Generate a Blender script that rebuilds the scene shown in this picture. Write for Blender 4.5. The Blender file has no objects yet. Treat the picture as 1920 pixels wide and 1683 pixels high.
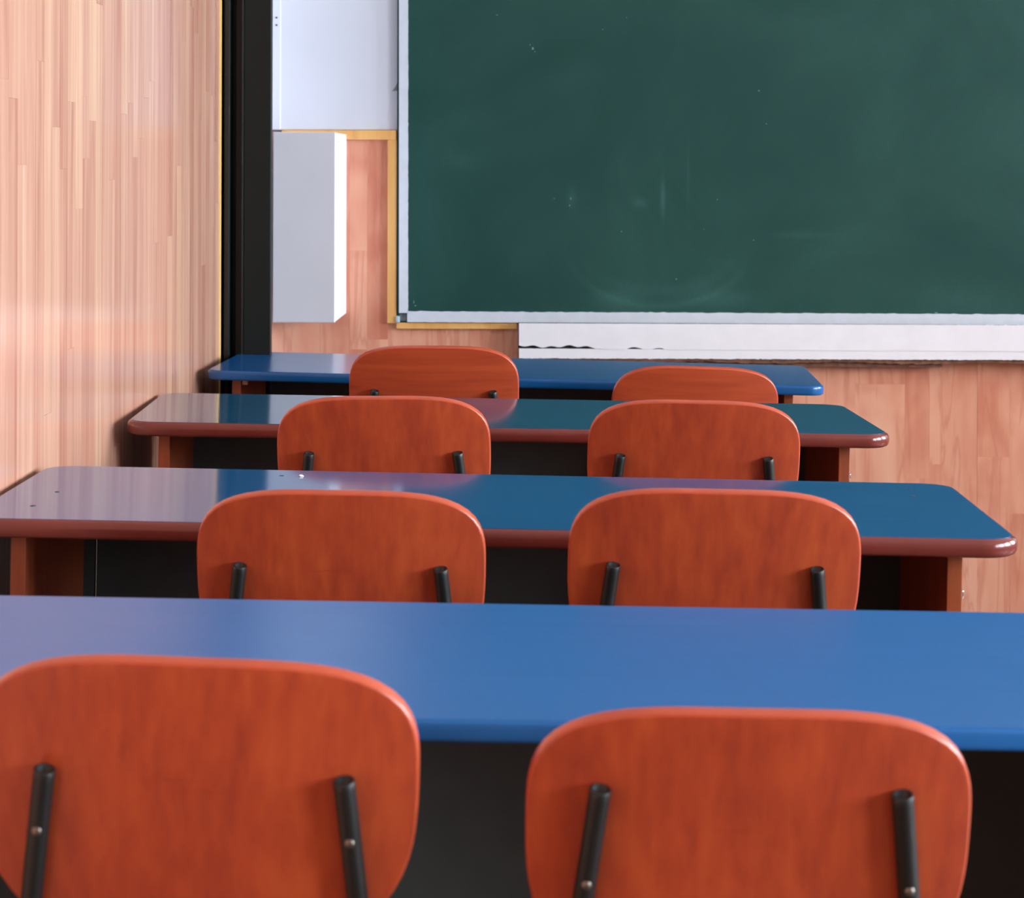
import bpy, bmesh, math, random
from mathutils import Vector, Matrix, Euler
random.seed(7)
S = bpy.context.scene
C = S.collection
IMG_W, IMG_H = 1920, 1683

# ------------------------------------------------------------------ camera
FPX, HORIZON, ROLL, CAM_Z = 4500.0, 310.4, 0.003, 1.245
YAW = -0.009                       # camera turned a touch toward the panelled wall
cam_data = bpy.data.cameras.new('camera')
cam_data.sensor_fit = 'HORIZONTAL'
cam_data.sensor_width = 36.0
cam_data.lens = FPX / IMG_W * 36.0
cam_data.shift_x = 0.0
cam_data.shift_y = -(IMG_H / 2 - HORIZON) / IMG_W
cam_data.clip_start = 0.05
cam_data.dof.use_dof = True
cam_data.dof.focus_distance = 4.2
cam_data.dof.aperture_fstop = 13.0
cam = bpy.data.objects.new('camera', cam_data)
C.objects.link(cam)
cam.location = (0, 0, CAM_Z)
cam.rotation_euler = (Matrix.Rotation(-YAW, 4, 'Z') @ Matrix.Rotation(math.pi / 2, 4, 'X') @ Matrix.Rotation(ROLL, 4, 'Z')).to_euler()
S.camera = cam

# ------------------------------------------------------------------ exposure, world, daylight
S.view_settings.view_transform = 'Standard'
S.view_settings.look = 'None'
S.view_settings.gamma = 1.0
S.view_settings.use_curve_mapping = False
S.view_settings.exposure = 0.1
world = bpy.data.worlds.new('world')
S.world = world
world.use_nodes = True
bg = world.node_tree.nodes['Background']
bg.inputs[0].default_value = (0.80, 0.88, 1.0, 1)
bg.inputs[1].default_value = 1.0

ROOM_L, ROOM_R, ROOM_F, ROOM_B, ROOM_H = -0.745, 5.2, 6.75, -2.6, 3.2
WINDOWS = [(4.75, 6.35), (2.25, 3.85), (0.15, 1.75), (-1.95, -0.35)]
WIN_Z0, WIN_Z1 = 0.95, 2.75
DAYLIGHT = 370                     # the same sky stands in every window, so all four openings give the same
for i, (a, b) in enumerate(WINDOWS):
    ld = bpy.data.lights.new('window_right_%d_offscreen' % (i + 1), 'AREA')
    ld.shape = 'RECTANGLE'
    ld.size = WIN_Z1 - WIN_Z0
    ld.size_y = b - a
    ld.energy = DAYLIGHT
    ld.color = (0.84, 0.925, 1.0)
    lo = bpy.data.objects.new('window_right_%d_offscreen' % (i + 1), ld)
    C.objects.link(lo)
    lo.location = (ROOM_R + 0.16, (a + b) / 2, (WIN_Z0 + WIN_Z1) / 2)
    lo.rotation_euler = (0, math.pi / 2, 0)      # faces -X, into the room

# ------------------------------------------------------------------ helpers
def srgb(r, g, b):
    f = lambda c: (c / 255 / 12.92) if c / 255 <= 0.04045 else ((c / 255 + 0.055) / 1.055) ** 2.4
    return (f(r), f(g), f(b), 1)

def at(x, y, Y):
    """photo pixel (1920x1683) -> point on the plane at depth Y"""
    a0, b0 = (x - IMG_W / 2) / FPX, -(y - HORIZON) / FPX
    c, s = math.cos(ROLL), math.sin(ROLL)
    a, b = c * a0 - s * b0, s * a0 + c * b0
    t = Y / (math.cos(YAW) - a * math.sin(YAW))
    return Vector((t * (math.sin(YAW) + a * math.cos(YAW)), Y, CAM_Z + b * t))

def tag(o, label=None, cat=None, group=None, kind=None):
    if label: o['label'] = label
    if cat: o['category'] = cat
    if group: o['group'] = group
    if kind: o['kind'] = kind
    return o

def link(name, me, mat, parent=None, smooth=False, loc=None):
    o = bpy.data.objects.new(name, me)
    C.objects.link(o)
    if mat is not None and not me.materials: me.materials.append(mat)
    if parent: o.parent = parent
    if loc is not None: o.location = loc
    if smooth:
        for p in me.polygons: p.use_smooth = True
    return o

def mesh(name, verts, faces):
    me = bpy.data.meshes.new(name)
    me.from_pydata([tuple(v) for v in verts], [], faces)
    bm = bmesh.new(); bm.from_mesh(me)
    bmesh.ops.recalc_face_normals(bm, faces=bm.faces)
    bm.to_mesh(me); bm.free()
    return me

def box_mesh(name, lo, hi, bevel=0.0, seg=2):
    bm = bmesh.new()
    bmesh.ops.create_cube(bm, size=1)
    lo, hi = Vector(lo), Vector(hi)
    for v in bm.verts:
        v.co = Vector(((v.co[i] + .5) * (hi[i] - lo[i]) + lo[i] for i in range(3)))
    if bevel:
        bmesh.ops.bevel(bm, geom=list(bm.edges), offset=bevel, segments=seg, profile=.5, affect='EDGES')
    me = bpy.data.meshes.new(name)
    bm.to_mesh(me); bm.free()
    return me

def box(name, lo, hi, mat, parent=None, bevel=0.0, seg=2):
    """box whose object origin sits at its centre-bottom"""
    lo, hi = Vector(lo), Vector(hi)
    o = Vector(((lo.x + hi.x) / 2, (lo.y + hi.y) / 2, lo.z))
    return link(name, box_mesh(name, lo - o, hi - o, bevel, seg), mat, parent, loc=o)

def empty(name, loc, rot=(0, 0, 0)):
    e = bpy.data.objects.new(name, None)
    C.objects.link(e)
    e.location = loc; e.rotation_euler = rot; e.empty_display_size = .1
    return e

def struct(o):
    o['kind'] = 'structure'
    return o

def tube_mesh(name, pts, r, n=14, hole=False, rs=None):
    """sweep a circle along a polyline; the first end may be a hollow pipe mouth"""
    pts = [Vector(p) for p in pts]
    V, Fc = [], []
    rings = []
    t0 = (pts[1] - pts[0]).normalized()
    ref = Vector((0, 1, 0)) if abs(t0.y) < .8 else Vector((1, 0, 0))
    def ring(c, t, rad):
        nonlocal ref
        a = t.cross(ref).normalized(); b = a.cross(t).normalized()
        ref = b
        i0 = len(V)
        for k in range(n):
            q = 2 * math.pi * k / n
            V.append(c + rad * (math.cos(q) * a + math.sin(q) * b))
        rings.append(i0)
    def tang(i):
        if i == 0: return (pts[1] - pts[0]).normalized()
        if i == len(pts) - 1: return (pts[-1] - pts[-2]).normalized()
        return ((pts[i + 1] - pts[i]).normalized() + (pts[i] - pts[i - 1]).normalized()).normalized()
    if hole:
        ring(pts[0] + t0 * .006, t0, r * .74)
        ring(pts[0], t0, r * .78)
        ring(pts[0], t0, r * .94)
        ring(pts[0] + t0 * .0008, t0, r)
    else:
        ring(pts[0], t0, r * .82)
        ring(pts[0] + t0 * r * .18, t0, r)
    for i in range(1, len(pts) - 1): ring(pts[i], tang(i), r)
    ring(pts[-1], tang(len(pts) - 1), r)
    for a, b in zip(rings, rings[1:]):
        for k in range(n):
            Fc.append((a + k, a + (k + 1) % n, b + (k + 1) % n, b + k))
    Fc.append(tuple(range(rings[0], rings[0] + n)))
    Fc.append(tuple(range(rings[-1], rings[-1] + n)))
    return mesh(name, V, Fc)

def smooth_path(pts, sub=6):
    """Catmull-Rom through the points"""
    P = [Vector(p) for p in pts]
    P = [P[0] * 2 - P[1]] + P + [P[-1] * 2 - P[-2]]
    out = []
    for i in range(1, len(P) - 2):
        for k in range(sub):
            t = k / sub
            a, b, c, d = P[i - 1], P[i], P[i + 1], P[i + 2]
            out.append(.5 * ((2 * b) + (c - a) * t + (2 * a - 5 * b + 4 * c - d) * t * t + (3 * b - a - 3 * c + d) * t ** 3))
    out.append(P[-2])
    return out

# ------------------------------------------------------------------ materials
def new_mat(name):
    m = bpy.data.materials.new(name)
    m.use_nodes = True
    nt = m.node_tree
    return m, nt, nt.nodes['Principled BSDF']

def N(nt, typ, **kw):
    n = nt.nodes.new(typ)
    for k, v in kw.items():
        setattr(n, k, v)
    return n

def mathn(nt, op, a, b=None, clamp=False):
    n = nt.nodes.new('ShaderNodeMath'); n.operation = op; n.use_clamp = clamp
    for i, v in enumerate((a, b)):
        if v is None: continue
        if isinstance(v, (int, float)): n.inputs[i].default_value = v
        else: nt.links.new(v, n.inputs[i])
    return n.outputs[0]

def mixc(nt, fac, a, b, mode='MIX'):
    n = nt.nodes.new('ShaderNodeMix'); n.data_type = 'RGBA'; n.blend_type = mode
    for s, v in ((n.inputs[0], fac), (n.inputs[6], a), (n.inputs[7], b)):
        if isinstance(v, (int, float)): s.default_value = v
        elif isinstance(v, tuple): s.default_value = v
        else: nt.links.new(v, s)
    return n.outputs[2]

def coords(nt, scale, offset_random=True, src='Object'):
    tc = N(nt, 'ShaderNodeTexCoord')
    mp = N(nt, 'ShaderNodeMapping')
    mp.inputs['Scale'].default_value = scale
    nt.links.new(tc.outputs[src], mp.inputs['Vector'])
    if not offset_random: return mp.outputs[0], None
    oi = N(nt, 'ShaderNodeObjectInfo')
    sc = N(nt, 'ShaderNodeVectorMath', operation='SCALE')
    comb = N(nt, 'ShaderNodeCombineXYZ')
    for i, k in enumerate((37.0, 53.0, 91.0)):
        nt.links.new(mathn(nt, 'MULTIPLY', oi.outputs['Random'], k), comb.inputs[i])
    add = N(nt, 'ShaderNodeVectorMath', operation='ADD')
    nt.links.new(mp.outputs[0], add.inputs[0]); nt.links.new(comb.outputs[0], add.inputs[1])
    return add.outputs[0], oi.outputs['Random']

def noise(nt, vec, scale, detail=3, rough=.55, dist=0):
    n = N(nt, 'ShaderNodeTexNoise')
    n.inputs['Scale'].default_value = scale; n.inputs['Detail'].default_value = detail
    n.inputs['Roughness'].default_value = rough; n.inputs['Distortion'].default_value = dist
    if vec is not None: nt.links.new(vec, n.inputs['Vector'])
    return n.outputs['Fac']

def ramp(nt, fac, stops):
    n = N(nt, 'ShaderNodeValToRGB')
    while len(n.color_ramp.elements) < len(stops): n.color_ramp.elements.new(.5)
    for e, (p, c) in zip(n.color_ramp.elements, stops):
        e.position = p; e.color = c
    nt.links.new(fac, n.inputs[0])
    return n.outputs[0]

def bump(nt, bs, h, strength, dist=.001):
    b = N(nt, 'ShaderNodeBump')
    b.inputs['Strength'].default_value = strength; b.inputs['Distance'].default_value = dist
    nt.links.new(h, b.inputs['Height']); nt.links.new(b.outputs[0], bs.inputs['Normal'])

def plain(name, col, rough=.5, metal=0., spec=.5, noise_amt=.06, coat=0., nscale=25, ior=1.5):
    m, nt, bs = new_mat(name)
    v, _ = coords(nt, (1, 1, 1))
    f = noise(nt, v, nscale, 3)
    dark = tuple(c * (1 - noise_amt) for c in col[:3]) + (1,)
    lite = tuple(min(1, c * (1 + noise_amt)) for c in col[:3]) + (1,)
    nt.links.new(ramp(nt, f, [(.3, dark), (.7, lite)]), bs.inputs['Base Color'])
    bs.inputs['Roughness'].default_value = rough; bs.inputs['Metallic'].default_value = metal
    bs.inputs['Specular IOR Level'].default_value = spec; bs.inputs['Coat Weight'].default_value = coat
    bs.inputs['IOR'].default_value = ior
    return m

def wood(name, light, mid, dark, rough=.25, axis=2, across=55., along=1.6, tint=.5, tints=None, spec=.5,
         figure=.5, bumpamt=.03, veins=0., swirl=1.2):
    """laminate wood: fine streaks along `axis`, broader figure, a tint per object"""
    m, nt, bs = new_mat(name)
    sc = [across] * 3; sc[axis] = along
    v, rnd = coords(nt, tuple(sc))
    sc2 = [across * .28] * 3; sc2[axis] = along * 1.7
    v2, _ = coords(nt, tuple(sc2))
    fine = noise(nt, v, 1.0, 4, .6)
    fig = noise(nt, v2, 1.0, 2, .5, swirl)
    f = mathn(nt, 'ADD', mathn(nt, 'MULTIPLY', fine, 1 - figure), mathn(nt, 'MULTIPLY', fig, figure))
    col = ramp(nt, f, [(.33, dark), (.5, mid), (.66, light)])
    if veins:
        sc3 = [across * .9] * 3; sc3[axis] = along * .9
        v3, _ = coords(nt, tuple(sc3))
        vn = noise(nt, v3, .6, 4, .5, .8)
        band = mathn(nt, 'ABSOLUTE', mathn(nt, 'SUBTRACT', vn, .5))
        band = mathn(nt, 'MULTIPLY', mathn(nt, 'SUBTRACT', 1.0, mathn(nt, 'MULTIPLY', band, 28.0), True), veins)
    if tints:
        wn = N(nt, 'ShaderNodeTexWhiteNoise', noise_dimensions='1D')
        nt.links.new(mathn(nt, 'MULTIPLY', rnd, 917.0), wn.inputs['W'])
        tcol = ramp(nt, wn.outputs['Value'], tints)
        col = mixc(nt, tint, col, tcol)
    if veins: col = mixc(nt, band, col, dark)
    nt.links.new(col, bs.inputs['Base Color'])
    bs.inputs['Roughness'].default_value = rough
    bs.inputs['Specular IOR Level'].default_value = spec
    if bumpamt: bump(nt, bs, fine, bumpamt)
    return m

M = {}
M['plank_side'] = wood('plank_side', srgb(210, 168, 142), srgb(190, 138, 117), srgb(150, 94, 79), rough=.16, spec=.7,
                       across=60, along=1.1, tint=.5, figure=.45,
                       tints=[(0, srgb(178, 123, 104)), (.4, srgb(194, 144, 123)), (.75, srgb(204, 158, 136)), (1, srgb(222, 182, 150))])
M['plank_front'] = wood('plank_front', srgb(234, 178, 150), srgb(224, 156, 128), srgb(196, 114, 90), rough=.30,
                        across=21, along=2.5, tint=.38, figure=.6, veins=.42,
                        tints=[(0, srgb(210, 136, 108)), (.5, srgb(224, 158, 130)), (1, srgb(238, 184, 156))])
M['chair_wood'] = wood('chair_wood', srgb(186, 82, 44), srgb(172, 70, 40), srgb(152, 58, 38), rough=.36,
                       across=75, along=.8, swirl=.3, figure=.5, tint=.0)
M['chair_wood_cross'] = wood('chair_wood_cross', srgb(186, 82, 44), srgb(172, 70, 40), srgb(152, 58, 38), rough=.36, axis=0,
                             across=75, along=.9, swirl=.3, figure=.45, tint=.0)
M['ply_edge'] = plain('ply_edge', srgb(176, 73, 42), .3, noise_amt=.08)
M['black_tube'] = plain('black_tube', srgb(20, 24, 25), .42, spec=.5)
M['bolt'] = plain('bolt', srgb(120, 112, 104), .35, metal=.9)

def desk_blue(name, base, dark, rough, grain=True):
    m, nt, bs = new_mat(name)
    v, _ = coords(nt, (2.0, 70, 70))
    f = noise(nt, v, 1.0, 5, .65)
    v2, _ = coords(nt, (1, 1, 1))
    wear = noise(nt, v2, 9, 4, .6)
    col = ramp(nt, f, [(.3, dark), (.65, base)])
    nt.links.new(col, bs.inputs['Base Color'])
    rr = N(nt, 'ShaderNodeMapRange')
    rr.inputs[1].default_value = .3; rr.inputs[2].default_value = .7
    rr.inputs[3].default_value = rough * .97; rr.inputs[4].default_value = rough * 1.03
    nt.links.new(wear, rr.inputs[0]); nt.links.new(rr.outputs[0], bs.inputs['Roughness'])
    
    return m
M['top_blue_far'] = desk_blue('top_blue_far', srgb(8, 84, 146), srgb(6, 78, 138), .20)
M['top_teal'] = desk_blue('top_teal', srgb(30, 92, 128), srgb(24, 78, 112), .09)
M['top_blue_mid'] = desk_blue('top_blue_mid', srgb(30, 98, 152), srgb(24, 84, 136), .10)
M['top_blue_near'] = desk_blue('top_blue_near', srgb(10, 96, 164), srgb(9, 91, 158), .30)
M['edge_red'] = plain('edge_red', srgb(108, 46, 40), .18, noise_amt=.1, nscale=12)
M['edge_blue_far'] = plain('edge_blue_far', srgb(7, 81, 142), .22, noise_amt=.04)
M['edge_blue_near'] = plain('edge_blue_near', srgb(10, 94, 161), .4, noise_amt=.04)
M['desk_side'] = wood('desk_side', srgb(166, 84, 44), srgb(150, 72, 38), srgb(128, 58, 34), rough=.4, tint=0)
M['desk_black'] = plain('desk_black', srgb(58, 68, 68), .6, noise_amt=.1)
M['hook'] = plain('hook', srgb(150, 120, 120), .3, metal=.3)
M['chrome'] = plain('chrome', srgb(220, 220, 222), .15, metal=1.)
M['chip'] = plain('chip', srgb(40, 44, 60), .7)
M['paper'] = plain('paper', srgb(232, 232, 236), .8, noise_amt=.02)

M['white_wall'] = plain('white_wall', srgb(226, 228, 236), .7, noise_amt=.02, nscale=3)
M['white_panel'] = plain('white_panel', srgb(216, 218, 228), .45, noise_amt=.02, nscale=4)
M['white_metal'] = plain('white_metal', srgb(230, 228, 238), .45, noise_amt=.02, nscale=6)
M['white_paint'] = plain('white_paint', srgb(240, 240, 246), .5, noise_amt=.03, nscale=14)
M['frame_grey'] = plain('frame_grey', srgb(208, 215, 226), .45, noise_amt=.04, nscale=30)
M['tan_trim'] = wood('tan_trim', srgb(238, 186, 116), srgb(232, 176, 104), srgb(222, 160, 92), rough=.4, tint=0)
M['yellow_edge'] = plain('yellow_edge', srgb(236, 200, 120), .4)
M['black_gloss'] = plain('black_gloss', srgb(13, 24, 25), .35, noise_amt=.03, spec=.25)
M['black_strip'] = plain('black_strip', srgb(16, 27, 29), .2, noise_amt=.03)
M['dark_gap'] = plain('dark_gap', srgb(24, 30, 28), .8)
M['dark_green'] = plain('dark_green', srgb(24, 60, 56), .5)
M['raw_wood'] = plain('raw_wood', srgb(120, 84, 66), .8, noise_amt=.4, nscale=60)
M['floor'] = wood('floor', srgb(120, 84, 62), srgb(104, 70, 50), srgb(84, 54, 40), rough=.4, axis=1, across=20, tint=0)
M['back_wall'] = plain('back_wall', srgb(176, 158, 140), .7, noise_amt=.03, nscale=3)
M['ceiling'] = plain('ceiling', srgb(212, 212, 210), .9, noise_amt=.01)
M['window_frame'] = plain('window_frame', srgb(236, 236, 236), .4, noise_amt=.01)

def glass():
    m, nt, bs = new_mat('window_glass')
    out = nt.nodes['Material Output']
    tr = N(nt, 'ShaderNodeBsdfTransparent'); gl = N(nt, 'ShaderNodeBsdfGlossy')
    gl.inputs['Roughness'].default_value = .02
    fr = N(nt, 'ShaderNodeFresnel'); fr.inputs[0].default_value = 1.45
    mx = N(nt, 'ShaderNodeMixShader')
    nt.links.new(fr.outputs[0], mx.inputs[0]); nt.links.new(tr.outputs[0], mx.inputs[1]); nt.links.new(gl.outputs[0], mx.inputs[2])
    nt.links.new(mx.outputs[0], out.inputs[0])
    return m
M['glass'] = glass()

def chalk_green():
    """green board with wiped chalk dust: soft clouds, a wiped arc, small smears (coordinates in metres on the board)"""
    m, nt, bs = new_mat('chalk_green')
    tc = N(nt, 'ShaderNodeTexCoord')
    sep = N(nt, 'ShaderNodeSeparateXYZ'); nt.links.new(tc.outputs['Object'], sep.inputs[0])
    x, z = sep.outputs[0], sep.outputs[2]
    cloud = noise(nt, tc.outputs['Object'], 2.6, 5, .6, .6)
    fine = noise(nt, tc.outputs['Object'], 120, 3, .6)
    f = mathn(nt, 'MULTIPLY', mathn(nt, 'SUBTRACT', cloud, .40, True), .22)
    def gauss(cx, cz, sx, sz, amp):
        dx = mathn(nt, 'DIVIDE', mathn(nt, 'SUBTRACT', x, cx), sx)
        dz = mathn(nt, 'DIVIDE', mathn(nt, 'SUBTRACT', z, cz), sz)
        r2 = mathn(nt, 'ADD', mathn(nt, 'MULTIPLY', dx, dx), mathn(nt, 'MULTIPLY', dz, dz))
        return mathn(nt, 'MULTIPLY', mathn(nt, 'EXPONENT', mathn(nt, 'MULTIPLY', r2, -1.0)), amp)
    def arc(cx, cz, rx, rz, w, amp):
        dx = mathn(nt, 'DIVIDE', mathn(nt, 'SUBTRACT', x, cx), rx)
        dz = mathn(nt, 'DIVIDE', mathn(nt, 'SUBTRACT', z, cz), rz)
        r = mathn(nt, 'SQRT', mathn(nt, 'ADD', mathn(nt, 'MULTIPLY', dx, dx), mathn(nt, 'MULTIPLY', dz, dz)))
        d = mathn(nt, 'DIVIDE', mathn(nt, 'SUBTRACT', r, 1.0), w)
        g = mathn(nt, 'EXPONENT', mathn(nt, 'MULTIPLY', mathn(nt, 'MULTIPLY', d, d), -1.0))
        low = mathn(nt, 'MULTIPLY', mathn(nt, 'MULTIPLY', dz, -1.2), 1.0, True)
        return mathn(nt, 'MULTIPLY', mathn(nt, 'MULTIPLY', g, low), amp)
    def B(px, py):
        p = at(px, py, ROOM_F - .016); o = at(765, 583, ROOM_F - .016)
        return p.x - o.x, p.z - o.z
    for (px, py, sx, sz, amp) in [(1243, 372, .006, .05, .16), (1072, 372, .012, .03, .08), (1200, 380, .02, .012, .09),
                                  (1350, 560, .10, .03, .10), (1150, 560, .06, .025, .08), (1290, 330, .004, .10, .05),
                                  (1800, 560, .12, .04, .06), (870, 300, .05, .03, .05), (1500, 440, .08, .01, .05)]:
        cx, cz = B(px, py)
        f = mathn(nt, 'ADD', f, gauss(cx, cz, sx, sz, amp))
    cx, cz = B(1235, 470)
    f = mathn(nt, 'ADD', f, arc(cx, cz, .25, .155, .06, .06))
    f = mathn(nt, 'ADD', f, arc(cx, cz + .01, .22, .12, .12, .03))
    f = mathn(nt, 'MULTIPLY', f, mathn(nt, 'ADD', fine, .5), True)
    nt.links.new(mixc(nt, f, srgb(17, 66, 60), srgb(104, 160, 150)), bs.inputs['Base Color'])
    bs.inputs['Roughness'].default_value = .55
    bs.inputs['Specular IOR Level'].default_value = .3
    return m
M['chalk_green'] = chalk_green()

# ------------------------------------------------------------------ room shell
TILT = 0.018                       # the old floor falls gently away from the panelled wall
def floor_z(X): return -math.tan(TILT) * X
x0, x1, y0, y1 = ROOM_L - .1, ROOM_R + .02, ROOM_B - .02, ROOM_F + .02
fv = [(x, y, floor_z(x) - dz) for dz in (0, .08) for (x, y) in ((x0, y0), (x1, y0), (x1, y1), (x0, y1))]
struct(link('floor', mesh('floor', fv, [(0, 1, 2, 3), (7, 6, 5, 4), (0, 4, 5, 1), (1, 5, 6, 2), (2, 6, 7, 3), (3, 7, 4, 0)]), M['floor']))
struct(box('ceiling', (ROOM_L - .15, ROOM_B, ROOM_H), (ROOM_R + .2, ROOM_F + .1, ROOM_H + .1), M['ceiling']))
struct(box('wall_back', (ROOM_L - .15, ROOM_B - .12, -.2), (ROOM_R + .2, ROOM_B, ROOM_H), M['back_wall']))

# right wall with four window openings
def wall_right():
    bm = bmesh.new()
    def b(lo, hi):
        me = box_mesh('t', lo, hi); bm.from_mesh(me); bpy.data.meshes.remove(me)
    X0, X1 = ROOM_R, ROOM_R + .2
    b((X0, ROOM_B, -.2), (X1, ROOM_F + .1, WIN_Z0))
    b((X0, ROOM_B, WIN_Z1), (X1, ROOM_F + .1, ROOM_H))
    ys = [ROOM_B] + [v for w in sorted(WINDOWS) for v in w] + [ROOM_F + .1]
    for i in range(0, len(ys), 2): b((X0, ys[i], WIN_Z0), (X1, ys[i + 1], WIN_Z1))
    me = bpy.data.meshes.new('wall_right'); bm.to_mesh(me); bm.free()
    return struct(link('wall_right', me, M['white_wall']))
wall_right()
for i, (a, b) in enumerate(WINDOWS):
    w = empty('window_%d' % (i + 1), (ROOM_R + .08, (a + b) / 2, WIN_Z0)); struct(w)
    hw, h = (b - a) / 2, WIN_Z1 - WIN_Z0
    for nm, lo, hi in [('jamb', (-.03, -hw, 0), (.03, -hw + .06, h)), ('jamb', (-.03, hw - .06, 0), (.03, hw, h)),
                       ('sill', (-.03, -hw, 0), (.03, hw, .06)), ('head', (-.03, -hw, h - .06), (.03, hw, h)),
                       ('mullion', (-.03, -.04, 0), (.03, .04, h)), ('transom', (-.025, -hw, h * .66), (.025, hw, h * .66 + .06))]:
        box(nm, lo, hi, M['window_frame'], w, .004)
    for s0, s1 in ((-hw + .06, -.04), (.04, hw - .06)):
        for z0, z1 in ((.06, h * .66), (h * .66 + .06, h - .06)):
            box('pane', (-.003, s0, z0), (.003, s1, z1), M['glass'], w)

# left wall: slab + laminate staves standing upright, each a board of its own
WALL_END = ROOM_L / ((411.5 - 960) / FPX + YAW)
wl = struct(box('wall_left', (ROOM_L - .16, ROOM_B, -.2), (ROOM_L - .008, ROOM_F + .1, ROOM_H), M['plank_side']))
wl_org = wl.location.copy()
def child_box(name, lo, hi, mat, parent, bevel=0.):
    lo, hi = Vector(lo), Vector(hi)
    o = Vector(((lo.x + hi.x) / 2, (lo.y + hi.y) / 2, lo.z))
    return link(name, box_mesh(name, lo - o, hi - o, bevel, 1), mat, parent, loc=o - Vector(parent.location))
JOINTS = [(14, 183), (34, 309), (80, 116), (131, 191), (154, 297), (160, 181), (211, 337), (234, 214), (254, 295),
          (285, 153), (376, 225), (399, 265), (128, 655), (90, 775), (325, 700)]
joint_at = []
for (px, py) in JOINTS:
    d = ROOM_L / ((px - 960) / FPX + YAW)
    joint_at.append((d, at(px, py, d).z))
STAVE = .062
n_col = int((WALL_END - 2.35) / STAVE)
for k in range(n_col):
    ya, yb = WALL_END - (k + 1) * STAVE, WALL_END - k * STAVE
    cuts = [z for (d, z) in joint_at if ya <= d < yb]
    base = random.uniform(.15, .75)
    while base < ROOM_H - .3:
        if all(abs(base - c) > .42 for c in cuts): cuts.append(base)
        base += random.uniform(.75, 1.15)
    cuts = [-.1] + sorted(cuts) + [ROOM_H]
    for za, zb in zip(cuts, cuts[1:]):
        child_box('plank', (ROOM_L - .010, ya + .00008, za + .00008), (ROOM_L + random.uniform(-.0003, .0003), yb - .00008, zb - .00008),
                  M['plank_side'], wl)
child_box('edge_strip', (ROOM_L - .012, WALL_END, -.1), (ROOM_L + .002, WALL_END + .012, ROOM_H), M['yellow_edge'], wl)

# front wall: slab, white upper part, staves below
YW = ROOM_F
wf = struct(box('wall_front', (ROOM_L - .16, YW + .012, -.2), (ROOM_R + .2, YW + .15, ROOM_H), M['white_wall']))
def stave(xa, xb, za, zb):
    child_box('plank', (xa + .0001, YW - random.uniform(0, .0005), za + .0001), (xb - .0001, YW + .013, zb - .0001), M['plank_front'], wf)
Z_TOPWOOD = at(700, 247, YW).z
edges_px = [547, 600, 655, 688, 727, 770, 836, 880, 930, 972, 1030, 1090, 1150, 1210, 1280, 1340, 1400, 1470, 1545, 1604,
            1697, 1743, 1764, 1833, 1893, 1960, 2020, 2075, 2140, 2210, 2290, 2350]
ex = [at(p, 650, YW).x for p in edges_px]
while ex[-1] < ROOM_R - .12: ex.append(ex[-1] + random.uniform(.07, .12))
ex.append(ROOM_R)
ex = [ROOM_L - .01] + [e for e in ex if e > ROOM_L + .02]
px_of = lambda X: (X / YW - YAW) * FPX + 960
extra = {688: [655, 470], 727: [636], 1743: [897], 1697: [720], 1833: [1010], 547: [560]}
for xa, xb in zip(ex, ex[1:]):
    ztop = Z_TOPWOOD if px_of(xa) < 745 else at(900, 640, YW).z + .12
    cuts = []
    for p, ys in extra.items():
        if abs(px_of(xb) - p) < 3: cuts += [at(p, y, YW).z for y in ys]
    cuts = [-.1] + ([random.uniform(.2, .45)] if not any(c < .5 for c in cuts) else []) + sorted(cuts) + [ztop]
    for za, zb in zip(cuts, cuts[1:]): stave(xa, xb, za, zb)

# tan trims framing the wood field beside the board
def slab(name, xa, ya, xb, yb, Y0, Y1, mat, bevel=.001):
    """a flat piece on the front wall between photo pixels, from depth Y0 (front) to Y1 (back)"""
    p, q = at(xa, ya, Y0), at(xb, yb, Y0)
    return box(name, (min(p.x, q.x), Y0, min(p.z, q.z)), (max(p.x, q.x), Y1, max(p.z, q.z)), mat, None, bevel)
struct(slab('trim_1', 528, 243.5, 743, 262, YW - .016, YW + .005, M['tan_trim']))
struct(slab('trim_2', 727, 262, 743, 606, YW - .015, YW + .005, M['tan_trim']))
struct(slab('trim_3', 743.5, 604.5, 968, 617, YW - .016, YW + .005, M['tan_trim']))

# ------------------------------------------------------------------ black corner column
colE = empty('corner_column', (-.70, 6.0, floor_z(-.70)))
tag(colE, 'black glossy corner column with a ribbed edge between wood wall and chalkboard wall', 'column')
def cpart(name, lo, hi, mat, bev=.002):
    lo, hi = Vector(lo), Vector(hi)
    o = Vector(((lo.x + hi.x) / 2, (lo.y + hi.y) / 2, lo.z))
    return link(name, box_mesh(name, lo - o, hi - o, bev, 2), mat, colE, loc=o - Vector(colE.location))
fz = floor_z(-.65) - .003
cx = lambda px, Y: at(px, 400, Y).x
YC = WALL_END + .025
cpart('body', (ROOM_L + .0015, YC + .06, fz), (-.695, 6.32, ROOM_H - .002), M['black_gloss'])
cpart('corner_strip', (cx(419.5, YC + .004), YC + .004, fz), (cx(431.5, YC + .004), YC + .062, ROOM_H - .002), M['black_strip'], .004)
cpart('front_panel', (cx(457, YC), YC, fz), (cx(508, YC), YC + .03, ROOM_H - .002), M['black_gloss'])
cpart('panel_rib', (-.715, YC + .029, fz), (-.665, YC + .08, ROOM_H - .002), M['black_gloss'])
cpart('bead', (cx(453, YC), YC - .002, fz), (cx(456.6, YC), YC + .03, ROOM_H - .002), M['black_strip'], .001)

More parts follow.
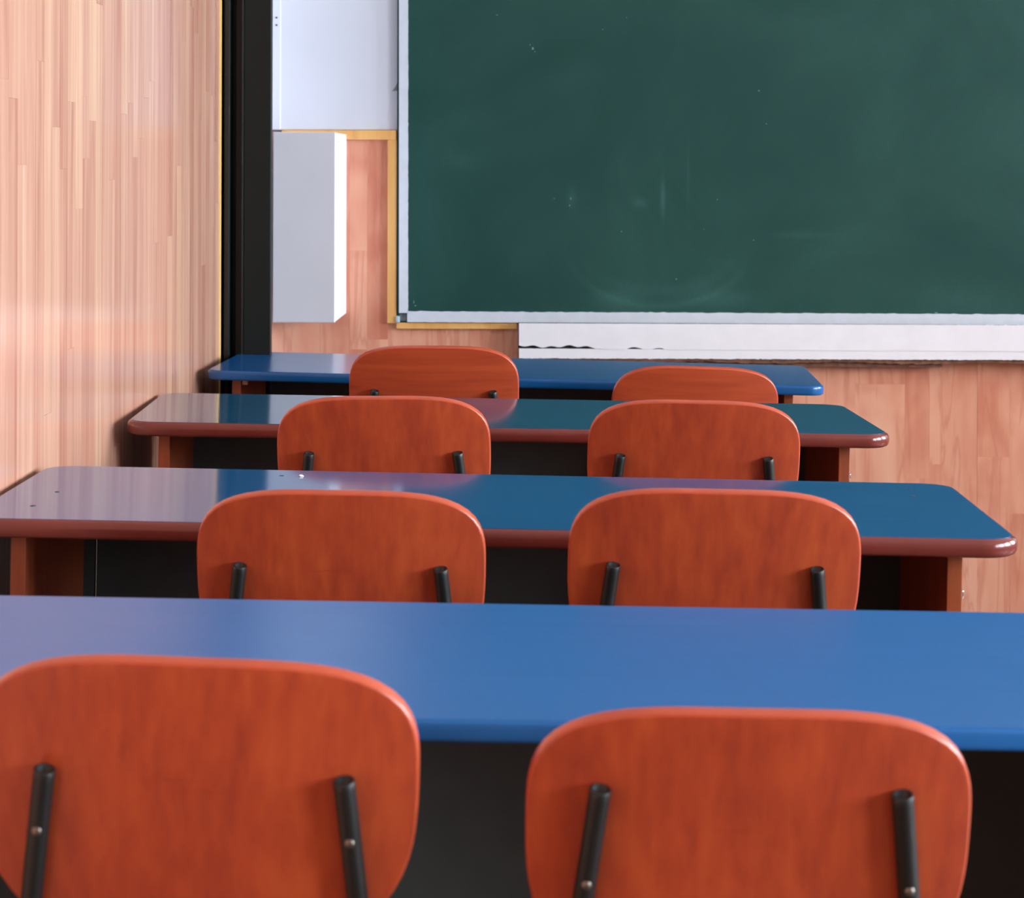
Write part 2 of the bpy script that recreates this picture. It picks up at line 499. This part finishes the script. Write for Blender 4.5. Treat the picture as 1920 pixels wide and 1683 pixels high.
# ------------------------------------------------------------------ white things beside the board
# upper white sheet, slightly proud of the wall
up = empty('white_wall_panel', at(628, 243, YW)); tag(up, 'plain white panel above the wall box, left of the chalkboard', 'wall panel')
def wpart(parent, name, xa, ya, xb, yb, Y0, Y1, mat, bev=.001):
    p, q = at(xa, ya, Y0), at(xb, yb, Y0)
    lo = Vector((min(p.x, q.x), Y0, min(p.z, q.z))); hi = Vector((max(p.x, q.x), Y1, max(p.z, q.z)))
    o = Vector(((lo.x + hi.x) / 2, (lo.y + hi.y) / 2, lo.z))
    return link(name, box_mesh(name, lo - o, hi - o, bev, 2), mat, parent, loc=o - Vector(parent.location))
wpart(up, 'sheet', 490, -700, 747, 243.5, YW - .004, YW + .012, M['white_panel'])
pl = child_box('white_plaster', (ROOM_L - .010, 6.33, -.1), (ROOM_L, ROOM_F - .001, ROOM_H), M['white_panel'], wl)
st = wpart(up, 'edge_strip', 500, -700, 526, 243.5, YW - .009, YW - .003, M['white_panel'], .002)
for yy in (33, 47):
    p = at(518.5, yy, YW - .009)
    me = tube_mesh('screw', [(0, 0, 0), (0, .004, 0)], .0026, 10)
    link('screw', me, M['dark_gap'], st, loc=p - Vector((0, .002, 0)) - Vector(up.location) - Vector(st.location))
# torn spot
pts = [(735, 171), (741, 163), (746, 152), (747, 174), (744, 170)]
tv = [at(x, y, YW - .0045) for x, y in pts]; tb = [at(x, y, YW - .003) for x, y in pts]
n = len(pts)
me = mesh('torn_spot', [v - Vector(up.location) for v in tv + tb],
          [tuple(range(n)), tuple(range(2 * n - 1, n - 1, -1))] + [(i, (i + 1) % n, n + (i + 1) % n, n + i) for i in range(n)])
link('torn_spot', me, plain('torn', srgb(130, 145, 142), .9), up)

# white wall box (projects from the wall)
YB = ROOM_F * .942
bx = empty('wall_box', (at(570, 604, YB).x, YW, at(570, 604, YB).z))
tag(bx, 'tall white metal wall box projecting between the black column and wood panel', 'wall box')
p, q = at(512.5, 248, YB), at(627.5, 604.5, YB)
def bpart(name, lo, hi, mat, bev=.002):
    lo, hi = Vector(lo), Vector(hi)
    o = Vector(((lo.x + hi.x) / 2, (lo.y + hi.y) / 2, lo.z))
    return link(name, box_mesh(name, lo - o, hi - o, bev, 2), mat, bx, loc=o - Vector(bx.location))
bpart('body', (p.x, YB + .010, q.z), (q.x, YW + .002, p.z), M['white_metal'])
bpart('front_cover', (p.x - .001, YB, q.z - .001), (q.x + .0008, YB + .011, p.z + .001), M['white_metal'], .0025)
bpart('cover_latch', (q.x - .002, YB + .05, p.z - .025), (q.x + .0015, YB + .16, p.z - .021), M['frame_grey'], .0005)

# ------------------------------------------------------------------ chalkboard
YG = ROOM_F - .016
BX1 = 2.85
brd = empty('chalkboard', at(765, 583, YG)); tag(brd, 'large green chalkboard with rough white painted border on the front wall', 'chalkboard')
bl = Vector(brd.location)
topz = 2.35
p = at(765, 583, YG)
link('writing_surface', mesh('writing_surface',
     [Vector(v) for v in ((-.03, 0, -.03), (BX1 - bl.x, 0, -.03), (BX1 - bl.x, 0, topz - bl.z), (-.03, 0, topz - bl.z),
      (-.03, .005, -.03), (BX1 - bl.x, .005, -.03), (BX1 - bl.x, .005, topz - bl.z), (-.03, .005, topz - bl.z))],
     [(0, 1, 2, 3), (7, 6, 5, 4), (0, 4, 5, 1), (1, 5, 6, 2), (2, 6, 7, 3), (3, 7, 4, 0)]), M['chalk_green'], brd)
# side of the board body seen in the gap
link('side_body', box_mesh('side_body', Vector((at(743.8, 500, YW - .012).x, YW - .012, at(744, 604, YW - .012).z)) - bl,
     Vector((BX1, YW - .002, topz)) - bl), M['dark_green'], brd)
def ragged_strip(name, xa, xb, top_px, bot_px, Y0, Y1, mat, parent, jt=.0, jb=.0, step=6, slope=0.0, topfun=None, botfun=None):
    """horizontal strip with uneven painted edges; px coordinates, real depth Y0..Y1"""
    n = max(2, int((xb - xa) / step))
    V, Fc = [], []
    for i in range(n + 1):
        x = xa + (xb - xa) * i / n
        t = (topfun(x) if topfun else top_px + slope * (x - xa)) + random.gauss(0, 1) * jt
        b = (botfun(x) if botfun else bot_px + slope * (x - xa)) + random.gauss(0, 1) * jb
        T, Bm = at(x, t, Y0), at(x, b, Y0)
        for (P_, Y) in ((T, Y0), (Bm, Y0), (Bm, Y1), (T, Y1)):
            V.append(Vector((P_.x, Y, P_.z)) - bl if parent is brd else Vector((P_.x, Y, P_.z)) - Vector(parent.location))
    for i in range(n):
        a, b = 4 * i, 4 * i + 4
        for k in range(4): Fc.append((a + k, a + (k + 1) % 4, b + (k + 1) % 4, b + k))
    Fc.append((0, 1, 2, 3)); m4 = 4 * n; Fc.append((m4 + 3, m4 + 2, m4 + 1, m4))
    return link(name, mesh(name, V, Fc), mat, parent)
# bottom border: ragged along its top edge
ragged_strip('bottom_border', 763.5, 2720, 583.5, 603.5, YG - .007, YG + .004, M['frame_grey'], brd, jt=.4, jb=.15, step=8, slope=.0050)
# left border, ragged toward the green
def ragged_post():
    V, Fc = [], []
    ys = [586.5 - i * 6 for i in range(0, 215)]
    for y in ys:
        l, r = at(748, y, YG - .007), at(765 + random.gauss(0, .25), y, YG - .007)
        for (P_, Y) in ((l, YG - .007), (r, YG - .007), (r, YG + .006), (l, YG + .006)):
            V.append(Vector((P_.x, Y, P_.z)) - bl)
    for i in range(len(ys) - 1):
        a, b = 4 * i, 4 * i + 4
        for k in range(4): Fc.append((a + k, a + (k + 1) % 4, b + (k + 1) % 4, b + k))
    Fc.append((0, 1, 2, 3)); m4 = 4 * (len(ys) - 1); Fc.append((m4 + 3, m4 + 2, m4 + 1, m4))
    return link('left_border', mesh('left_border', V, Fc), M['frame_grey'], brd)
ragged_post()
for nm, lo, hi in (('top_border', (at(748, 500, YG).x, YG - .007, topz - .025), (BX1, YG + .004, topz)),
                   ('right_border', (BX1 - .025, YG - .007, at(2720, 590, YG).z), (BX1, YG + .004, topz - .025))):
    link(nm, box_mesh(nm, Vector(lo) - bl, Vector(hi) - bl, .001), M['frame_grey'], brd)
# missing corner piece: dark bracket
pp, qq = at(748.5, 587.5, YG - .002), at(763, 602, YG - .002)
link('corner_bracket', box_mesh('corner_bracket', Vector((pp.x, YG - .004, qq.z)) - bl, Vector((qq.x, YG + .006, pp.z)) - bl, .001),
     plain('bracket_grey', srgb(84, 96, 98), .5, noise_amt=.5, nscale=60), brd)
pp, qq = at(742.5, 592, YG - .002), at(750, 604.5, YG - .002)
link('corner_clip', box_mesh('corner_clip', Vector((pp.x, YG - .006, qq.z)) - bl, Vector((qq.x, YG + .006, pp.z)) - bl, .003),
     plain('clip_blue', srgb(170, 196, 206), .4), brd)
# chalk dots and nicks
for (cx_, cy_, rw, rh) in [(999, 91, 3.2, 5), (994, 84, 2, 2), (1003, 97, 1.6, 2), (1268, 523, 2.6, 2), (1423, 170, 2.2, 2.5), (932, 28, 3, 1.6),
                           (1437, 232, 2.5, 1.2), (1068, 385, 2.2, 3), (1070, 372, 1.4, 5), (1345, 374, 1.5, 1.8), (1413, 450, 2, 1.8),
                           (1165, 434, 1.6, 2), (1039, 372, 2, 1), (1755, 586, 6, 1.4), (776, 566, 1.2, 6), (779, 573, 4, 1.2), (1320, 430, 1.3, 1.3),
                           (1130, 55, 1.6, 1.6), (1175, 33, 1.4, 1.4)]:
    V = []
    c = at(cx_, cy_, YG)
    k = YG / FPX
    for Y in (-.0006, .0004):
        for i in range(7):
            a = 2 * math.pi * i / 7; j = random.uniform(.7, 1.2)
            V.append(c + Vector((rw * k * .55 * j * math.cos(a), Y, rh * k * .55 * j * math.sin(a))) - bl)
    link('chalk_mark', mesh('chalk_mark', V, [tuple(range(7)), tuple(range(13, 6, -1))] + [(i, (i + 1) % 7, 7 + (i + 1) % 7, 7 + i) for i in range(7)]),
         M.setdefault('chalk', plain('chalk', srgb(118, 160, 152), .9)), brd)

# white painted ledge below the board
YL = ROOM_F - .058
led = empty('chalk_ledge', at(1445, 672, YL)); tag(led, 'white painted wooden chalk ledge with black cracks under the chalkboard', 'ledge')
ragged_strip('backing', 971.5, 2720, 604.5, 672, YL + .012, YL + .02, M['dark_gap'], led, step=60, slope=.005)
def crack_bot(x):       # lower edge of the upper board: chipped near its end, tight further along
    y = 653.6 + .005 * (x - 972)
    g = 0.
    if x < 1115: g = 4.6 + 1.6 * math.sin(x * .19) + 1.2 * math.sin(x * .071 + 1)
    elif x < 1250: g = 6.0 * math.sin(x * .083) * math.sin(x * .031) - .4
    return y - g if g > 0 else y + .4
ragged_strip('upper_board', 973, 2720, 606.2, 652, YL, YL + .02, M['white_paint'], led, jt=.12, step=4, topfun=lambda x: 606.0 + .0040 * (x - 972), botfun=crack_bot)
ragged_strip('lower_board', 973, 2720, 653, 672, YL + .0012, YL + .05, M['white_paint'], led, jb=.35, jt=.1, step=4,
             topfun=lambda x: 653.2 + .005 * (x - 972), botfun=lambda x: 671.5 + .0035 * (x - 972))
ragged_strip('raw_underside', 975, 2720, 671, 679, YL + .008, YL + .045, M['raw_wood'], led, jb=.8, step=7,
             topfun=lambda x: 670 + .0035 * (x - 972), botfun=lambda x: 677.5 + .0045 * (x - 972) + 1.6 * math.sin(x * .023))
ragged_strip('batten', 1300, 1767, 676, 689, YL + .02, YL + .045, M['raw_wood'], led, jb=.3, step=20, topfun=lambda x: 676, botfun=lambda x: 686.5 + .004 * (x - 1300))

# ------------------------------------------------------------------ desks
DL, DD, DH = 1.35, .5353, .78
def rrect(hx, ya, yb, r, seg=8):
    out = []
    for cx_, cy_, a0 in ((hx - r, yb - r, 0), (-hx + r, yb - r, 90), (-hx + r, ya + r, 180), (hx - r, ya + r, 270)):
        for k in range(seg + 1):
            a = math.radians(a0 + 90 * k / seg)
            out.append((cx_ + r * math.cos(a), cy_ + r * math.sin(a)))
    return out

def loft(name, loops, cap0=True, cap1=True, closed=False):
    V, Fc = [], []
    n = len(loops[0])
    for lp in loops: V += lp
    L_ = len(loops)
    rng = range(L_) if closed else range(L_ - 1)
    for i in rng:
        a, b = i * n, ((i + 1) % L_) * n
        for k in range(n): Fc.append((a + k, a + (k + 1) % n, b + (k + 1) % n, b + k))
    if not closed and cap0: Fc.append(tuple(range(n)))
    if not closed and cap1: Fc.append(tuple(range((L_ - 1) * n, L_ * n)))
    return mesh(name, V, Fc)

def make_desk(dx, dy, yaw, tilt, top_mat, edge_mat, label, thick, bulge, radius, square, gap=False, chips=()):
    R = Euler((0, tilt, yaw)).to_matrix()
    topc = Vector((dx, dy, CAM_Z - .465))
    e = empty('school_desk', topc - R @ Vector((0, 0, DH)), (0, tilt, yaw))
    tag(e, label, 'desk', 'two-seat desks in a row facing the board')
    hx = DL / 2
    # laminate top
    lp = lambda off, z, r: [(x, y, z) for x, y in rrect(hx + off, -off, DD + off, r + off)]
    link('tabletop', loft('tabletop', [lp(0, DH - thick + .001, radius), lp(0, DH, radius)]), top_mat, e)
    # edge band: rounded ring round the top
    prof = []
    m = 10
    for i in range(m + 1):
        t = i / m
        z = DH - .0004 - thick * t
        u = abs(2 * t - 1)
        prof.append((bulge * (1 - u ** square) ** (1 / square), z))
    loops = [lp(-.004, DH - .0004, radius)] + [lp(o, z, radius) for o, z in prof] + [lp(-.004, DH - thick - .0004, radius)]
    link('edge_band', loft('edge_band', loops, closed=True), edge_mat, e, smooth=True)
    # side panels
    for s in (-1, 1):
        c = .617 if s < 0 else .604
        pnl = box('side_panel', (s * c - .010, .05, .0), (s * c + .010, .47, DH - thick), M['desk_side'], e, .001)
        if s > 0:
            hk = box('bag_hook', (0, 0, 0), (.003, .03, .04), M['hook'], pnl, .001)
            hk.location = (.0098, -.185, .655)
            kn = link('hook_knob', tube_mesh('hook_knob', smooth_path([(-.002, 0, 0), (.003, 0, -.004), (.005, 0, .001), (.0045, 0, .008)], 4), .002, 10),
                      M['chrome'], pnl, smooth=True, loc=(.0125, -.17, .690))
        box('foot_rail', (s * c - .018, .03, 0), (s * c + .018, .50, .03), M['desk_side'], e, .003)
    # dark modesty panel and book shelf
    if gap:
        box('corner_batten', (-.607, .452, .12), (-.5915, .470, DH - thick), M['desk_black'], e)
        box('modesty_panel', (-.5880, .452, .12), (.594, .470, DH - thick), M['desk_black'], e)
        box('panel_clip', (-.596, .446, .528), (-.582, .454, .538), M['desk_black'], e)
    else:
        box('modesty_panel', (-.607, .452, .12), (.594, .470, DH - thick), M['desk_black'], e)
    for (u, v, w, h, mt) in chips:
        V = []
        for z in (DH - .001, DH + .0005):
            for i in range(8):
                a = 2 * math.pi * i / 8; j = random.uniform(.75, 1.15)
                V.append((w / 2 * j * math.cos(a), h / 2 * j * math.sin(a), z - DH))
        link('surface_chip', mesh('chip', V, [tuple(range(7, -1, -1)), tuple(range(8, 16))] + [(i, (i + 1) % 8, 8 + (i + 1) % 8, 8 + i) for i in range(8)]),
             M[mt], e, loc=(u, v, DH))
    return e

D1 = make_desk(-.0421, 5.2545, -.0303, .0197, M['top_blue_far'], M['edge_blue_far'],
               'all-blue school desk in the row closest to the chalkboard', .021, .004, .035, 3.0)
D2 = make_desk(-.0400, 4.2563, .0341, .0169, M['top_teal'], M['edge_red'],
               'teal-topped school desk with red-brown edge, second row from the chalkboard', .025, .008, .045, 2.2)
D3 = make_desk(-.0543, 3.0770, -.0043, .0159, M['top_blue_mid'], M['edge_red'],
               'chipped blue school desk with red-brown edge, third row from the chalkboard', .0245, .008, .045, 2.2, gap=True)
D4 = make_desk(-.0402, 2.0137, .0380, .0194, M['top_blue_near'], M['edge_blue_near'],
               'all-blue school desk in the row farthest from the chalkboard', .019, .003, .035, 3.0)

box('bracket', (-.606, .052, DH - .036), (-.592, .066, DH - .0205), plain('bracket', srgb(190, 140, 124), .5), D1, .003)

def on_desk(desk, px, py):
    """photo pixel -> (u, v) on that desk's tabletop plane"""
    R = desk.rotation_euler.to_matrix(); Ri = R.inverted()
    o = Ri @ (Vector((0, 0, CAM_Z)) - Vector(desk.location))
    d = Ri @ (at(px, py, 1.0) - Vector((0, 0, CAM_Z)))
    s = (DH - o.z) / d.z
    q = o + d * s
    return q.x, q.y
for (px, py, w, h) in [(62, 948, .008, .010), (107, 922, .008, .008), (528, 891.5, .008, .006), (1712, 930, .008, .010), (1706, 917, .006, .006)]:
    u, v = on_desk(D3, px, py)
    V = []
    for z in (-.001, .0004):
        for i in range(8):
            a = 2 * math.pi * i / 8; j = random.uniform(.7, 1.15)
            V.append((w / 2 * j * math.cos(a), h / 2 * j * math.sin(a), z))
    link('surface_chip', mesh('surface_chip', V, [tuple(range(7, -1, -1)), tuple(range(8, 16))] + [(i, (i + 1) % 8, 8 + (i + 1) % 8, 8 + i) for i in range(8)]),
         M['chip'], D3, loc=(u, v, DH))

# crumpled scrap lying on the third desk
u, v = on_desk(D3, 565, 893)
R3 = D3.rotation_euler.to_matrix()
bm = bmesh.new(); bmesh.ops.create_icosphere(bm, subdivisions=1, radius=1)
for q in bm.verts:
    k = random.uniform(.7, 1.2); q.co = Vector((q.co.x * .0042 * k, q.co.y * .005 * k, max(q.co.z, -.5) * .0022 * k + .0011))
me = bpy.data.meshes.new('paper_scrap'); bm.to_mesh(me); bm.free()
sc = link('paper_scrap', me, M['paper'], None, loc=Vector(D3.location) + R3 @ Vector((u, v, DH)))
tag(sc, 'tiny white paper scrap on the chipped blue desk', 'paper scrap')

# ------------------------------------------------------------------ chairs
BW, LEAN, BT = .18, math.radians(16), .015
SAG = .014
def back_outline(n=72):
    pts = []
    for i in range(n):
        a = 2 * math.pi * i / n
        c, s = math.cos(a), math.sin(a)
        ex_, b = (3.3, .105) if s >= 0 else (2.9, .160)
        r = (abs(c) ** ex_ + abs(s) ** ex_) ** (-1 / ex_)
        pts.append((BW * r * c, b * r * s - .105))        # x, distance below the top edge
    return pts

def make_chair(xc, ytop, width_px, roll=0., yaw=0., wood_mat='chair_wood', label='', bolt=.07, t0=.097, sp=.1245):
    d = 2 * BW * FPX / width_px - .022
    p = at(xc, ytop, d)
    H = p.z - floor_z(p.x)
    rot = (0, TILT + roll, yaw)
    R = Euler(rot).to_matrix()
    e = empty('school_chair', p - R @ Vector((0, 0, H)), rot)
    tag(e, label, 'chair', 'plywood school chairs at the desks')
    up = Vector((0, math.sin(LEAN), -math.cos(LEAN)))       # down along the backrest (away from the camera side)
    nrm = Vector((0, -math.cos(LEAN), -math.sin(LEAN)))     # rear surface normal, toward the row behind
    def surf(x, t, off):
        """point on the curved board: x across, t metres below the top, off out of the rear face"""
        return Vector((x, 0, H)) + up * t + nrm * (off - SAG * (x / BW) ** 2)
    out = back_outline()
    def lp(scale_in, off):
        res = []
        cz = -.108
        for x, z in out:
            kx = (BW - scale_in) / BW; kz = (.111 - scale_in) / .111
            res.append(surf(x * kx, -((z - cz) * kz + cz), off))
        return res
    r_ = .0030
    def ring_set(sign):  # rounded rim from one face to the other
        return
    rim = []
    for i in range(7):
        a = math.pi / 2 * i / 6
        rim.append(lp(r_ * (1 - math.sin(a)), -r_ * (1 - math.cos(a)) ))
    rim2 = []
    for i in range(7):
        a = math.pi / 2 * i / 6
        rim2.append(lp(r_ * (1 - math.cos(a)), -BT + r_ * (1 - math.sin(a))))
    inner = [lp(.02, 0), lp(.05, 0), lp(.085, 0), lp(.106, 0)]
    inner2 = [lp(.02, -BT), lp(.05, -BT), lp(.085, -BT), lp(.106, -BT)]
    loops = inner[::-1] + rim + rim2 + inner2
    bme = loft('backrest', [[tuple(v) for v in l] for l in loops])
    bo = link('backrest', bme, M[wood_mat], e, smooth=True)
    bme.materials.append(M['ply_edge'])
    nv = len(out)
    lo_, hi_ = nv * 6, nv * (4 + 14 - 2)
    for pg in bme.polygons:
        vs = list(pg.vertices)
        if len(vs) == 4 and min(vs) >= lo_ and max(vs) < hi_: pg.material_index = 1
    # rear legs: one tube from the backrest to the floor each side
    rt = .009
    for s in (-1, 1):
        x_at = lambda t: s * (sp + .115 * (t - t0))
        path = [surf(x_at(t), t, rt - .0005) for t in (t0, t0 + .045, t0 + .09, t0 + .135)]
        seat_z = .455
        base_y = path[-1].y
        path += [Vector((s * .155, base_y + .030, seat_z + .03)), Vector((s * .168, base_y + .020, seat_z - .06)),
                 Vector((s * .185, base_y - .02, .22)), Vector((s * .198, base_y - .045, .004))]
        leg = link('rear_leg', tube_mesh('rear_leg', smooth_path(path, 6), rt, 16, hole=True), M['black_tube'], e, smooth=True)
        bp = surf(x_at(t0 + bolt), t0 + bolt, 2 * rt - .001)
        bm_ = bmesh.new(); bmesh.ops.create_uvsphere(bm_, u_segments=12, v_segments=8, radius=.0042)
        for q in bm_.verts: q.co.y *= .55
        mm = bpy.data.meshes.new('bolt'); bm_.to_mesh(mm); bm_.free()
        link('bolt', mm, M['bolt'], leg, smooth=True, loc=bp)
        sy = base_y + .028
        fp = smooth_path([(s * .150, sy + .005, seat_z - .008), (s * .158, sy + .20, seat_z - .012), (s * .165, sy + .315, seat_z - .02),
                          (s * .172, sy + .35, seat_z - .06), (s * .185, sy + .365, .22), (s * .195, sy + .375, .004)], 5)
        link('front_leg', tube_mesh('front_leg', fp, rt, 12), M['black_tube'], e, smooth=True)
    link('stretcher', tube_mesh('stretcher', [(-.166, sy + .12, seat_z - .014), (0, sy + .12, seat_z - .02), (.166, sy + .12, seat_z - .014)], .008, 10),
         M['black_tube'], e, smooth=True)
    # seat: rounded plywood
    lpz = lambda off, z: [(x, y, z + .012 * ((y - sy) / .37 - .5) ** 2) for x, y in rrect(.19 + off, sy - .01 - off, sy + .37 + off, .05 + off, 6)]
    link('seat', loft('seat', [lpz(-.004, seat_z), lpz(0, seat_z + .004), lpz(0, seat_z + .009), lpz(-.004, seat_z + .013)]), M['chair_wood'], e)
    return e

wallside, aisle = 'beside the panelled wall', 'on the aisle side'
make_chair(364, 1246, 842, .016, .0, 'chair_wood', 'orange plywood chair at the desk farthest from the chalkboard, on its wall side', .052, .0965, .1205)
make_chair(1415, 1342, 842, -.004, .0, 'chair_wood', 'orange plywood chair at the desk farthest from the chalkboard, on its aisle side', .083, .066, .1205)
make_chair(637, 926, 546, -.004, .0, 'chair_wood', 'orange plywood chair at the chipped blue desk, on its panelled wall side')
make_chair(1347, 924, 552, .0, .0, 'chair_wood', 'orange plywood chair at the chipped blue desk, on its aisle side')
make_chair(716.5, 747, 403, -.024, .0, 'chair_wood', 'bright orange plywood chair at the teal-topped desk, on its panelled wall side')
make_chair(1306, 755, 400, .0, .0, 'chair_wood', 'bright orange plywood chair at the teal-topped desk, on its aisle side')
make_chair(813, 651.5, 320, -.012, .0, 'chair_wood_cross', 'cross-grained plywood chair at the desk closest to the chalkboard, on its wall side')
make_chair(1312, 690, 316, .016, .10, 'chair_wood_cross', 'low tilted cross-grained plywood chair at the desk closest to the chalkboard, aisle side', .07, .08)
